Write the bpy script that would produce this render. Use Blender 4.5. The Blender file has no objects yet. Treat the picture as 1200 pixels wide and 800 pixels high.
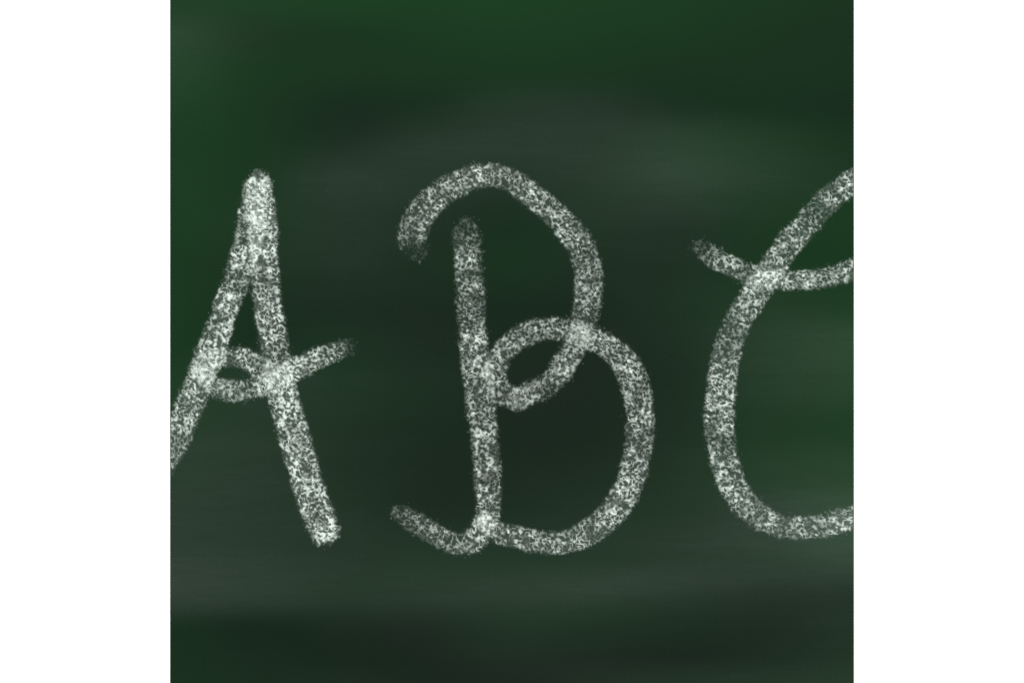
import bpy, math
import numpy as np

# ------------------------------------------------------------------ camera, light, exposure
S = 0.0003                      # metres per image pixel, positions taken from the image (stroke about 11 mm wide)
def X(u): return (u - 600.0) * S
def Z(v): return (400.0 - v) * S

scene = bpy.context.scene
cam_d = bpy.data.cameras.new('camera')
cam_d.lens = 85.0
cam_d.sensor_width = 36.0
cam_d.clip_start = 0.01
cam_d.clip_end = 50.0
cam = bpy.data.objects.new('camera', cam_d)
scene.collection.objects.link(cam)
cam.location = (0.0, -0.36 * 85.0 / 36.0, 0.0)
cam.rotation_euler = (math.radians(90), 0, 0)
scene.camera = cam

world = bpy.data.worlds.new('World')
scene.world = world
world.use_nodes = True
world.node_tree.nodes['Background'].inputs[0].default_value = (0.97, 1.0, 0.97, 1)
world.node_tree.nodes['Background'].inputs[1].default_value = 0.80

def lamp(name, loc, size, watts):
    d = bpy.data.lights.new(name, 'AREA')
    d.shape = 'RECTANGLE'; d.size = size[0]; d.size_y = size[1]
    d.energy = watts; d.color = (1.0, 1.0, 0.98)
    o = bpy.data.objects.new(name, d)
    scene.collection.objects.link(o)
    o.location = loc
    from mathutils import Vector
    o.rotation_euler = (Vector((0, 0, 0)) - Vector(loc)).to_track_quat('-Z', 'Y').to_euler()
    return o
lamp('ceiling_lamp', (-0.9, -1.7, 1.5), (1.2, 0.4), 53)
lamp('ceiling_lamp', (1.1, -1.9, 1.4), (1.2, 0.4), 45.5)

vs = scene.view_settings
vs.view_transform = 'Standard'
vs.look = 'None'
vs.exposure = 0.0
vs.gamma = 1.0
vs.use_curve_mapping = False
scene.cycles.use_denoising = False
scene.cycles.transparent_max_bounces = 16

K = 1.72                        # how much light the lamps bring to the backdrop (picture value / albedo)

# ------------------------------------------------------------------ helpers
def srgb(c):
    c = np.asarray(c, float) / 255.0
    return np.where(c <= 0.04045, c / 12.92, ((c + 0.055) / 1.055) ** 2.4)

def new_mat(name):
    m = bpy.data.materials.new(name)
    m.use_nodes = True
    nt = m.node_tree
    return m, nt, nt.nodes['Principled BSDF'], nt.nodes['Material Output']

def mesh_obj(name, verts, faces, mat, parent=None, smooth=True):
    me = bpy.data.meshes.new(name)
    me.from_pydata([tuple(v) for v in verts], [], [tuple(f) for f in faces])
    me.update()
    if smooth:
        me.polygons.foreach_set('use_smooth', [True] * len(me.polygons))
    me.materials.append(mat)
    o = bpy.data.objects.new(name, me)
    scene.collection.objects.link(o)
    o.parent = parent
    return o

def add_attr(o, name, values):
    a = o.data.attributes.new(name, 'FLOAT', 'POINT')
    a.data.foreach_set('value', np.asarray(values, np.float32))

def cubic(tab, t):
    """Catmull-Rom along axis 0 of tab at fractional positions t."""
    n = tab.shape[0]
    i = np.clip(np.floor(t).astype(int), 0, n - 2)
    f = (t - i)
    f = f.reshape((-1,) + (1,) * (tab.ndim - 1))
    p0 = tab[np.clip(i - 1, 0, n - 1)]; p1 = tab[i]; p2 = tab[i + 1]; p3 = tab[np.clip(i + 2, 0, n - 1)]
    return 0.5 * (2 * p1 + (p2 - p0) * f + (2 * p0 - 5 * p1 + 4 * p2 - p3) * f ** 2 + (3 * p1 - p0 - 3 * p2 + p3) * f ** 3)

rng = np.random.default_rng(7)
def noise(h, w, sy, sx=None):
    """Smoothed white noise of unit variance on an h x w grid."""
    sx = sy if sx is None else sx
    n = rng.standard_normal((h, w))
    fy = np.fft.fftfreq(h)[:, None]; fx = np.fft.rfftfreq(w)[None]
    g = np.exp(-2 * math.pi ** 2 * ((fy * sy) ** 2 + (fx * sx) ** 2))
    n = np.fft.irfft2(np.fft.rfft2(n) * g, s=(h, w))
    return n / n.std()

# ------------------------------------------------------------------ added white backdrop standing in for the blank side margins
wm, nt, bsdf, out = new_mat('margin_white')
bsdf.inputs['Base Color'].default_value = (0.9, 0.9, 0.9, 1)
bsdf.inputs['Roughness'].default_value = 0.9
bsdf.inputs['Specular IOR Level'].default_value = 0.2
tn = nt.nodes.new('ShaderNodeTexNoise'); tn.inputs['Scale'].default_value = 500; tn.inputs['Detail'].default_value = 4
tc = nt.nodes.new('ShaderNodeTexCoord'); nt.links.new(tc.outputs['Object'], tn.inputs['Vector'])
bp = nt.nodes.new('ShaderNodeBump'); bp.inputs['Strength'].default_value = 0.12; bp.inputs['Distance'].default_value = 0.0003
nt.links.new(tn.outputs['Fac'], bp.inputs['Height']); nt.links.new(bp.outputs['Normal'], bsdf.inputs['Normal'])
WY = 0.0012
margin_backdrop = mesh_obj('margin_backdrop', [(-1.2, WY, -0.9), (1.2, WY, -0.9), (1.2, WY, 0.9), (-1.2, WY, 0.9),
                         (-1.2, WY + .1, -0.9), (1.2, WY + .1, -0.9), (1.2, WY + .1, 0.9), (-1.2, WY + .1, 0.9)],
                [(0, 1, 2, 3), (5, 4, 7, 6), (4, 0, 3, 7), (1, 5, 6, 2), (3, 2, 6, 7), (4, 5, 1, 0)], wm, smooth=False)
margin_backdrop['kind'] = 'structure'
margin_backdrop['label'] = 'added plain white backdrop behind the green chalkboard, filling the blank side margins'

# ------------------------------------------------------------------ the chalkboard
# Image colours of the wiped chalk and worn green enamel, estimated by eye at intervals
# across the board (columns 100 image pixels apart from the left edge); solved below into residue and wear.
TV = [0, 40, 85, 125, 165, 210, 260, 310, 360, 400, 450, 500, 550, 600, 650, 690, 730, 770, 800]
TAB = '''36,60,36 32,60,36 30,60,34 29,60,35 29,60,35 29,58,33 28,55,32 29,53,31 29,50,29
42,66,44 32,54,34 28,52,30 28,54,30 28,56,32 28,54,30 28,53,30 28,50,28 28,48,27
38,64,40 28,54,32 26,50,28 26,50,28 26,51,29 26,50,28 26,48,28 26,48,28 24,46,26
32,60,36 28,52,30 24,42,27 28,46,31 38,54,40 39,53,41 30,48,32 26,46,28 24,42,26
28,57,33 28,52,30 30,46,33 36,54,44 40,56,46 40,58,48 42,62,47 34,57,38 28,50,30
30,57,33 30,53,32 40,56,46 38,54,44 36,52,41 40,58,47 46,65,51 38,59,43 30,53,34
28,57,32 31,53,35 34,52,42 32,48,38 28,46,31 34,52,40 34,52,42 30,54,35 28,55,33
28,54,30 30,50,34 32,50,40 28,46,34 28,48,31 30,46,34 30,48,36 28,52,32 28,54,32
27,54,29 28,46,31 28,44,33 28,42,32 26,42,29 28,42,32 30,50,38 36,58,40 34,60,38
28,54,31 28,46,31 28,48,34 28,42,32 28,42,30 28,39,32 30,48,36 40,62,48 46,71,50
32,57,37 36,56,44 32,52,38 28,46,34 28,40,32 28,40,32 28,46,34 38,60,44 42,67,46
38,60,45 36,56,44 32,50,38 28,44,32 28,40,32 28,40,32 30,48,36 32,56,37 34,60,37
42,62,49 40,58,48 32,50,39 28,42,34 28,42,34 28,44,36 32,52,40 38,61,42 42,67,46
42,60,50 38,56,46 34,52,40 30,44,34 30,46,36 32,51,40 34,54,42 45,64,53 52,75,58
46,62,52 42,58,48 36,54,44 34,54,42 34,54,42 36,56,44 42,60,50 48,66,54 53,73,59
50,64,54 46,62,52 40,58,46 40,58,46 42,60,48 44,62,50 42,58,48 40,54,44 40,55,45
29,48,33 26,42,31 30,44,34 34,46,37 36,54,42 34,52,40 32,48,37 34,46,37 36,52,42
28,47,29 26,43,31 26,40,30 28,40,32 32,46,38 32,44,36 30,42,34 32,46,37 36,54,42
29,48,30 28,45,32 30,44,34 28,40,32 30,42,34 34,48,40 36,52,41 38,56,44 42,60,48'''
tab = np.array([[[int(q) for q in c.split(',')] for c in r.split()] for r in TAB.splitlines()], float)
lin = srgb(tab) / K * 0.96
GREEN = srgb([27, 60, 33]) / K
BLACK = srgb([24, 37, 28]) / K
DUST = np.array([0.51, 0.555, 0.545])
A = np.stack([GREEN - BLACK, DUST], 1)
sol = (lin - BLACK) @ np.linalg.pinv(A).T           # (paint kept, residue)
paint = np.clip(sol[..., 0], 0, 1.3); dust = np.clip(sol[..., 1], 0, 1)

U0, U1, V0, V1 = 200.0, 1000.0, -110.0, 910.0  # board sides placed where the blank image margins begin, in image pixels
us = np.linspace(U0, U1, 201); vsn = np.linspace(V0, V1, 256)
both = np.stack([paint, dust], -1)
tv = np.interp(vsn, TV, np.arange(len(TV)))
m = cubic(both, tv)
m = np.transpose(cubic(np.transpose(m, (1, 0, 2)), (us - U0) / 100.0), (1, 0, 2))
m = np.clip(m, 0, 1.4)
# cloth wipes: long horizontal streaks in the residue
st = noise(256 + 60, 201 + 60, 2.0, 26)[:256, :201] * 0.6 + noise(256 + 60, 201 + 60, 6.0, 40)[:256, :201] * 0.4
m[..., 1] *= 1 + 0.13 * st

bm_, nt, bsdf, out = new_mat('green_board_enamel')
def attr(nt, n):
    a = nt.nodes.new('ShaderNodeAttribute'); a.attribute_name = n; return a
def mathn(nt, op, a, b, clamp=False):
    q = nt.nodes.new('ShaderNodeMath'); q.operation = op; q.use_clamp = clamp
    for i, v in enumerate((a, b)):
        if isinstance(v, (int, float)): q.inputs[i].default_value = v
        else: nt.links.new(v, q.inputs[i])
    return q.outputs[0]
def noise_node(nt, scale, detail, rough=0.5, stretch=None):
    t = nt.nodes.new('ShaderNodeTexNoise'); t.inputs['Scale'].default_value = scale
    t.inputs['Detail'].default_value = detail; t.inputs['Roughness'].default_value = rough
    c = nt.nodes.new('ShaderNodeTexCoord')
    mp = nt.nodes.new('ShaderNodeMapping')
    if stretch: mp.inputs['Scale'].default_value = stretch
    nt.links.new(c.outputs['Object'], mp.inputs['Vector']); nt.links.new(mp.outputs[0], t.inputs['Vector'])
    return t.outputs['Fac']
mx = nt.nodes.new('ShaderNodeMix'); mx.data_type = 'RGBA'; mx.clamp_factor = False
mx.inputs[6].default_value = (*BLACK, 1); mx.inputs[7].default_value = (*GREEN, 1)
nt.links.new(attr(nt, 'paint').outputs['Fac'], mx.inputs[0])
fine = noise_node(nt, 900, 5, 0.6)                     # chalk dust caught in the enamel's tooth
wipe = noise_node(nt, 60, 4, 0.6, (1.0, 1.0, 9.0))     # cloth streaks
mod = mathn(nt, 'ADD', mathn(nt, 'MULTIPLY', fine, 0.30), mathn(nt, 'MULTIPLY', wipe, 0.60))
mod = mathn(nt, 'ADD', mod, 0.55)
dfac = mathn(nt, 'ADD', mathn(nt, 'MULTIPLY', attr(nt, 'residue').outputs['Fac'], mod),
             mathn(nt, 'MULTIPLY', mathn(nt, 'SUBTRACT', fine, 0.5), 0.004), True)
mx2 = nt.nodes.new('ShaderNodeMix'); mx2.data_type = 'RGBA'
nt.links.new(dfac, mx2.inputs[0]); nt.links.new(mx.outputs[2], mx2.inputs[6])
mx2.inputs[7].default_value = (*DUST, 1)
nt.links.new(mx2.outputs[2], bsdf.inputs['Base Color'])
bsdf.inputs['Roughness'].default_value = 0.8
bsdf.inputs['Specular IOR Level'].default_value = 0.0
bp = nt.nodes.new('ShaderNodeBump'); bp.inputs['Strength'].default_value = 0.15; bp.inputs['Distance'].default_value = 0.0001
nt.links.new(fine, bp.inputs['Height']); nt.links.new(bp.outputs['Normal'], bsdf.inputs['Normal'])

board = bpy.data.objects.new('chalkboard', None)
board.empty_display_size = 0.05
scene.collection.objects.link(board)
board.location = (0, WY, Z(V1))
board['label'] = 'dark green chalkboard panel with smeared chalk dust, behind the three letters'
board['category'] = 'chalkboard'
def child(o, parent):
    o.parent = parent
    o.matrix_parent_inverse = parent.matrix_basis.inverted()
# writing surface: enamel sheet with edges rolled back
nu, nv = len(us), len(vsn)
verts = []; pv = []; dv = []
for j in range(nv):
    for i in range(nu):
        verts.append((X(us[i]), 0.0, Z(vsn[j]))); pv.append(m[j, i, 0]); dv.append(m[j, i, 1])
faces = [(j * nu + i, (j + 1) * nu + i, (j + 1) * nu + i + 1, j * nu + i + 1) for j in range(nv - 1) for i in range(nu - 1)]
ring = [j * nu for j in range(nv)] + [(nv - 1) * nu + i for i in range(1, nu)] \
     + [j * nu + nu - 1 for j in range(nv - 2, -1, -1)] + [i for i in range(nu - 2, 0, -1)]
prev = ring
for off, dep in ((0.00012, 0.00005), (0.0002, 0.0002), (0.0002, 0.0007)):
    cur = []
    for k in ring:
        x, y, z = verts[k]
        i, j = k % nu, k // nu
        dx = -off if i == 0 else off if i == nu - 1 else 0
        dz = off if j == 0 else -off if j == nv - 1 else 0
        cur.append(len(verts)); verts.append((x + dx, dep, z + dz)); pv.append(pv[k]); dv.append(dv[k] * 0.6)
    for a in range(len(ring)):
        b = (a + 1) % len(ring)
        faces.append((prev[b], prev[a], cur[a], cur[b]))
    prev = cur
face_o = mesh_obj('writing_surface', verts, faces, bm_)
add_attr(face_o, 'paint', pv); add_attr(face_o, 'residue', dv)
child(face_o, board)
# backing board
pm, nt, bsdf, out = new_mat('brown_fibreboard')
fib = noise_node(nt, 800, 5, 0.7, (1, 1, 3))
cr = nt.nodes.new('ShaderNodeValToRGB')
cr.color_ramp.elements[0].color = (0.10, 0.06, 0.035, 1); cr.color_ramp.elements[1].color = (0.19, 0.12, 0.07, 1)
nt.links.new(fib, cr.inputs[0]); nt.links.new(cr.outputs[0], bsdf.inputs['Base Color'])
bsdf.inputs['Roughness'].default_value = 0.9
xa, xb, za, zb, ya, yb = X(U0 + 3), X(U1 - 3), Z(V1 - 3), Z(V0 + 3), 0.0007, WY
backing = mesh_obj('backing_board', [(xa, ya, za), (xb, ya, za), (xb, ya, zb), (xa, ya, zb), (xa, yb - 1e-4, za), (xb, yb - 1e-4, za), (xb, yb - 1e-4, zb), (xa, yb - 1e-4, zb)],
                   [(0, 1, 2, 3), (5, 4, 7, 6), (4, 0, 3, 7), (1, 5, 6, 2), (3, 2, 6, 7), (4, 5, 1, 0)], pm, smooth=False)
child(backing, board)

# ------------------------------------------------------------------ chalk
cm, nt, bsdf, out = new_mat('white_chalk')
cov = attr(nt, 'coverage').outputs['Fac']
cg = noise_node(nt, 2500, 3, 0.6)
cr = nt.nodes.new('ShaderNodeValToRGB')
cr.color_ramp.elements[0].position = 0.3; cr.color_ramp.elements[0].color = (0.43, 0.49, 0.447, 1)
cr.color_ramp.elements[1].position = 0.7; cr.color_ramp.elements[1].color = (0.545, 0.605, 0.563, 1)
nt.links.new(cg, cr.inputs[0]); nt.links.new(cr.outputs[0], bsdf.inputs['Base Color'])
bsdf.inputs['Roughness'].default_value = 1.0
bsdf.inputs['Specular IOR Level'].default_value = 0.0
tr = nt.nodes.new('ShaderNodeBsdfTransparent')
ms = nt.nodes.new('ShaderNodeMixShader')
nt.links.new(cov, ms.inputs[0]); nt.links.new(tr.outputs[0], ms.inputs[1]); nt.links.new(bsdf.outputs[0], ms.inputs[2])
nt.links.new(ms.outputs[0], out.inputs['Surface'])

def spline(pts, step=2.0):
    p = np.array(pts, float)                    # u, v, width, strength
    n = len(p)
    t = np.linspace(0, n - 1, (n - 1) * 24 + 1)
    return cubic(p, t)

STEP = 0.9
layer = 0
done = []
parent_force = {'chalk_letter': 1.04, 'chalk_letter.001': 0.87, 'chalk_letter.002': 0.94}
def stroke(parent, pts, fade=(6, 6), label=None, join=-99):
    """A chalk line: a thin grainy crust following the centre line, thick where the chalk caught the board."""
    global layer
    c = spline(pts)
    seg = np.hypot(*np.diff(c[:, :2], axis=0).T)
    al = np.concatenate([[0], np.cumsum(seg)])
    wmax = c[:, 2].max() / 2 + 7
    ua, ub = max(c[:, 0].min() - wmax, U0 + .3), min(c[:, 0].max() + wmax, U1 - .3)
    va, vb = c[:, 1].min() - wmax, c[:, 1].max() + wmax
    w = int((ub - ua) / STEP) + 2; h = int((vb - va) / STEP) + 2
    gu = np.linspace(ua, ub, w); gv = np.linspace(va, vb, h)
    GU, GV = np.meshgrid(gu, gv)
    best = np.full(GU.shape, 1e9); idx = np.zeros(GU.shape, int)
    for k in range(len(c)):
        d2 = np.hypot(GU - c[k, 0], GV - c[k, 1]) - c[k, 2] / 2
        q = d2 < best
        best[q] = d2[q]; idx[q] = k
    rag = noise(h, w, 1.6) * 0.45 + noise(h, w, 5.0) * 0.6 + 0.7
    tip = np.exp(-np.minimum(al[idx], al[-1] - al[idx]) / 5.0)      # the chalk lifts off unevenly
    d = best + rag + tip * (0.5 + 1.2 * noise(h, w, 2.2))
    width = c[idx, 2]
    inner = np.clip(-d / 5.0, 0, 1); edge = 1 / (1 + np.exp(np.clip(d * 1.5, -30, 30)))
    s = al[idx]; L = al[-1]
    # pressure: the chalk skips and presses as it moves, and single turns of the stick leave lighter bands
    press = 0.96 + 0.24 * np.interp(s, np.linspace(0, L, int(L / 17) + 4), np.clip(rng.standard_normal(int(L / 17) + 4), -1.6, 1.9)) \
              + 0.05 * np.interp(s, np.linspace(0, L, int(L / 5) + 4), rng.standard_normal(int(L / 5) + 4))
    press = press * parent_force[parent.name] * c[idx, 3] * (1 + 0.17 * noise(h, w, 7))
    f0 = np.clip((s + 4 - d * 0) / max(fade[0], .1), 0.4, 1) if fade[0] else 1
    f1 = np.clip((L - s + 4) / max(fade[1], .1), 0.4, 1) if fade[1] else 1
    # grain: crumbs and little curled ridges where the board's tooth scraped chalk off the stick
    lie = noise(h, w, 5)
    n1 = np.where(lie > 0.6, noise(h, w, 1.1, 1.8), noise(h, w, 1.45)); n2 = noise(h, w, 1.2); n3 = noise(h, w, 3.2)
    ridge = np.exp(-(n1 / 0.38) ** 2)
    crumb = 1 / (1 + np.exp(-(n2 - 0.95) * 3.6))
    g = 0.74 * ridge * np.clip(0.74 + 0.26 * n3, 0.15, 1.3) + 0.62 * crumb
    over = np.zeros(GU.shape)                     # chalk goes on thicker where it crosses an earlier line
    for pc in done:
        dd = np.full(GU.shape, 1e9)
        for k in range(0, len(pc), 3):
            dd = np.minimum(dd, np.hypot(GU - pc[k, 0], GV - pc[k, 1]) - pc[k, 2] / 2)
        over = np.maximum(over, np.clip(-(dd + rag) / 5, 0, 1))
    done.append(c)
    cv = (0.05 + 0.82 * np.clip(g, 0, 1.3) ** 1.18) * press * f0 * f1
    over = over * np.clip((s - join) / 10, 0, 1)
    cv = cv + over * (0.02 + 0.85 * cv)
    cv = np.clip(cv, 0, 0.97) * edge * (0.78 + 0.22 * inner)
    # loose dust fallen just outside the line
    halo = np.exp(-np.clip(best, 0, 30) / 3.0) * (noise(h, w, 0.9) > 2.2) * 0.15
    cv = np.clip(cv + halo * (1 - edge), 0, 0.97)
    keep_v = best < 5.5
    kf = keep_v[:-1, :-1] & keep_v[1:, :-1] & keep_v[:-1, 1:] & keep_v[1:, 1:]
    ids = np.arange(h * w).reshape(h, w)
    quads = np.stack([ids[:-1, :-1][kf], ids[1:, :-1][kf], ids[1:, 1:][kf], ids[:-1, 1:][kf]], 1)
    used, inv = np.unique(quads, return_inverse=True)
    quads = inv.reshape(-1, 4)
    hgt = 0.00004 + layer * 0.00003 + 0.00011 * cv
    layer += 1
    vv = np.stack([X(GU), -hgt, Z(GV)], -1).reshape(-1, 3)[used]
    o = mesh_obj('stroke', vv, quads, cm)
    add_attr(o, 'coverage', cv.ravel()[used])
    child(o, parent)
    if label: o['label'] = label
    return o

def letter(base, label):
    global layer
    layer = 0
    done.clear()
    e = bpy.data.objects.new('chalk_letter', None)
    e.empty_display_size = 0.02
    scene.collection.objects.link(e)
    e.location = (X(base[0]), 0, Z(base[1]))
    e['label'] = label; e['category'] = 'chalk letter'; e['group'] = 'letters chalked in a row on the board'
    return e

# letter A
a = letter((300, 640), 'white chalk letter A, its left leg cut off by the board edge, set at the image margin')
stroke(a, [(301,212,24,.8),(301,224,33,1),(297,250,34,1),(286,300,34,1),(266,358,32,1),(240,430,34,1.1),(221,479,33,1),(204,516,33,.9),(187,545,33,.9),(168,575,33,.9)], (8, 0))
stroke(a, [(304,212,24,.8),(304,224,34,1.05),(307,260,36,1.1),(309,300,34,1.1),(313,345,33,1),(319,390,33,1),(326,440,36,1.2),(336,480,37,1.25),(345,515,37,1.25),(356,550,37,1.3),(371,600,37,1.3),(380,621,36,1.3)], (8, 4))
stroke(a, [(236,426,22,.9),(260,418,22,.9),(284,419,23,.9),(302,429,26,.95),(316,438,27,1)], (0, 0))
stroke(a, [(236,438,24,.8),(256,455,24,.8),(288,457,25,.85),(320,446,26,1),(350,430,26,.85),(380,417,24,.75),(408,406,19,.45)], (0, 14), 'thin crossbar with a faint right tip')
# letter B
b = letter((600, 650), 'white chalk letter B with a looped waist, between A and C')
stroke(b, [(547,272,33,.9),(548,300,33,1),(550,330,34,1),(553,380,34,1),(558,430,35,1),(564,480,35,1),(569,530,33,1),(572,580,31,1),(571,602,30,1),(564,622,29,1.1),(549,636,27,1.15),(530,636,25,1),(511,626,25,.95),(488,612,25,.85),(469,601,22,.55)], (12, 18))
stroke(b, [(486,289,35,.6),(484,276,36,.95),(493,251,34,.95),(520,224,31,.95),(560,206,28,.95),(598,210,28,1),(625,231,29,1),(648,249,30,1),(672,276,32,1),(687,305,33,1),(690,340,34,1),(684,378,32,1),(664,424,29,.95),(640,451,28,.95),(608,467,27,1)], (10, 12))
stroke(b, [(608,467,27,1),(590,461,27,1),(580,440,27,.95),(590,412,27,.95),(614,392,27,.9),(642,385,27,.9),(669,389,28,1),(698,399,28,1),(720,411,31,1),(737,435,35,1),(747,465,36,1),(750,500,34,.95),(744,545,33,1),(727,588,33,1),(700,617,32,1),(672,632,29,1),(645,636,27,1),(606,629,25,1),(585,624,24,1),(569,612,24,1)], (12, 0), None, 22)
# letter C
c_ = letter((920, 635), 'white chalk letter C with a crossing curl, cut off at the right image margin')
stroke(c_, [(1034,190,30,.95),(1005,209,30,.95),(971,234,30,.95),(945,262,31,1),(920,292,32,.95),(902,320,33,1),(878,355,33,1),(858,390,33,1),(850,420,34,1),(845,455,35,1),(843,485,36,1),(845,515,35,.95),(851,545,34,1),(863,575,33,1),(886,602,30,1),(915,616,27,.95),(950,618,26,1),(980,612,28,1),(1000,606,28,1),(1025,598,28,1)], (0, 0))
stroke(c_, [(823,292,24,.7),(833,299,25,.9),(851,309,25,.9),(872,319,25,1),(893,325,25,1),(926,328,23,1),(953,327,23,.95),(980,322,24,1),(1000,315,26,1),(1025,305,26,1)], (12, 0))
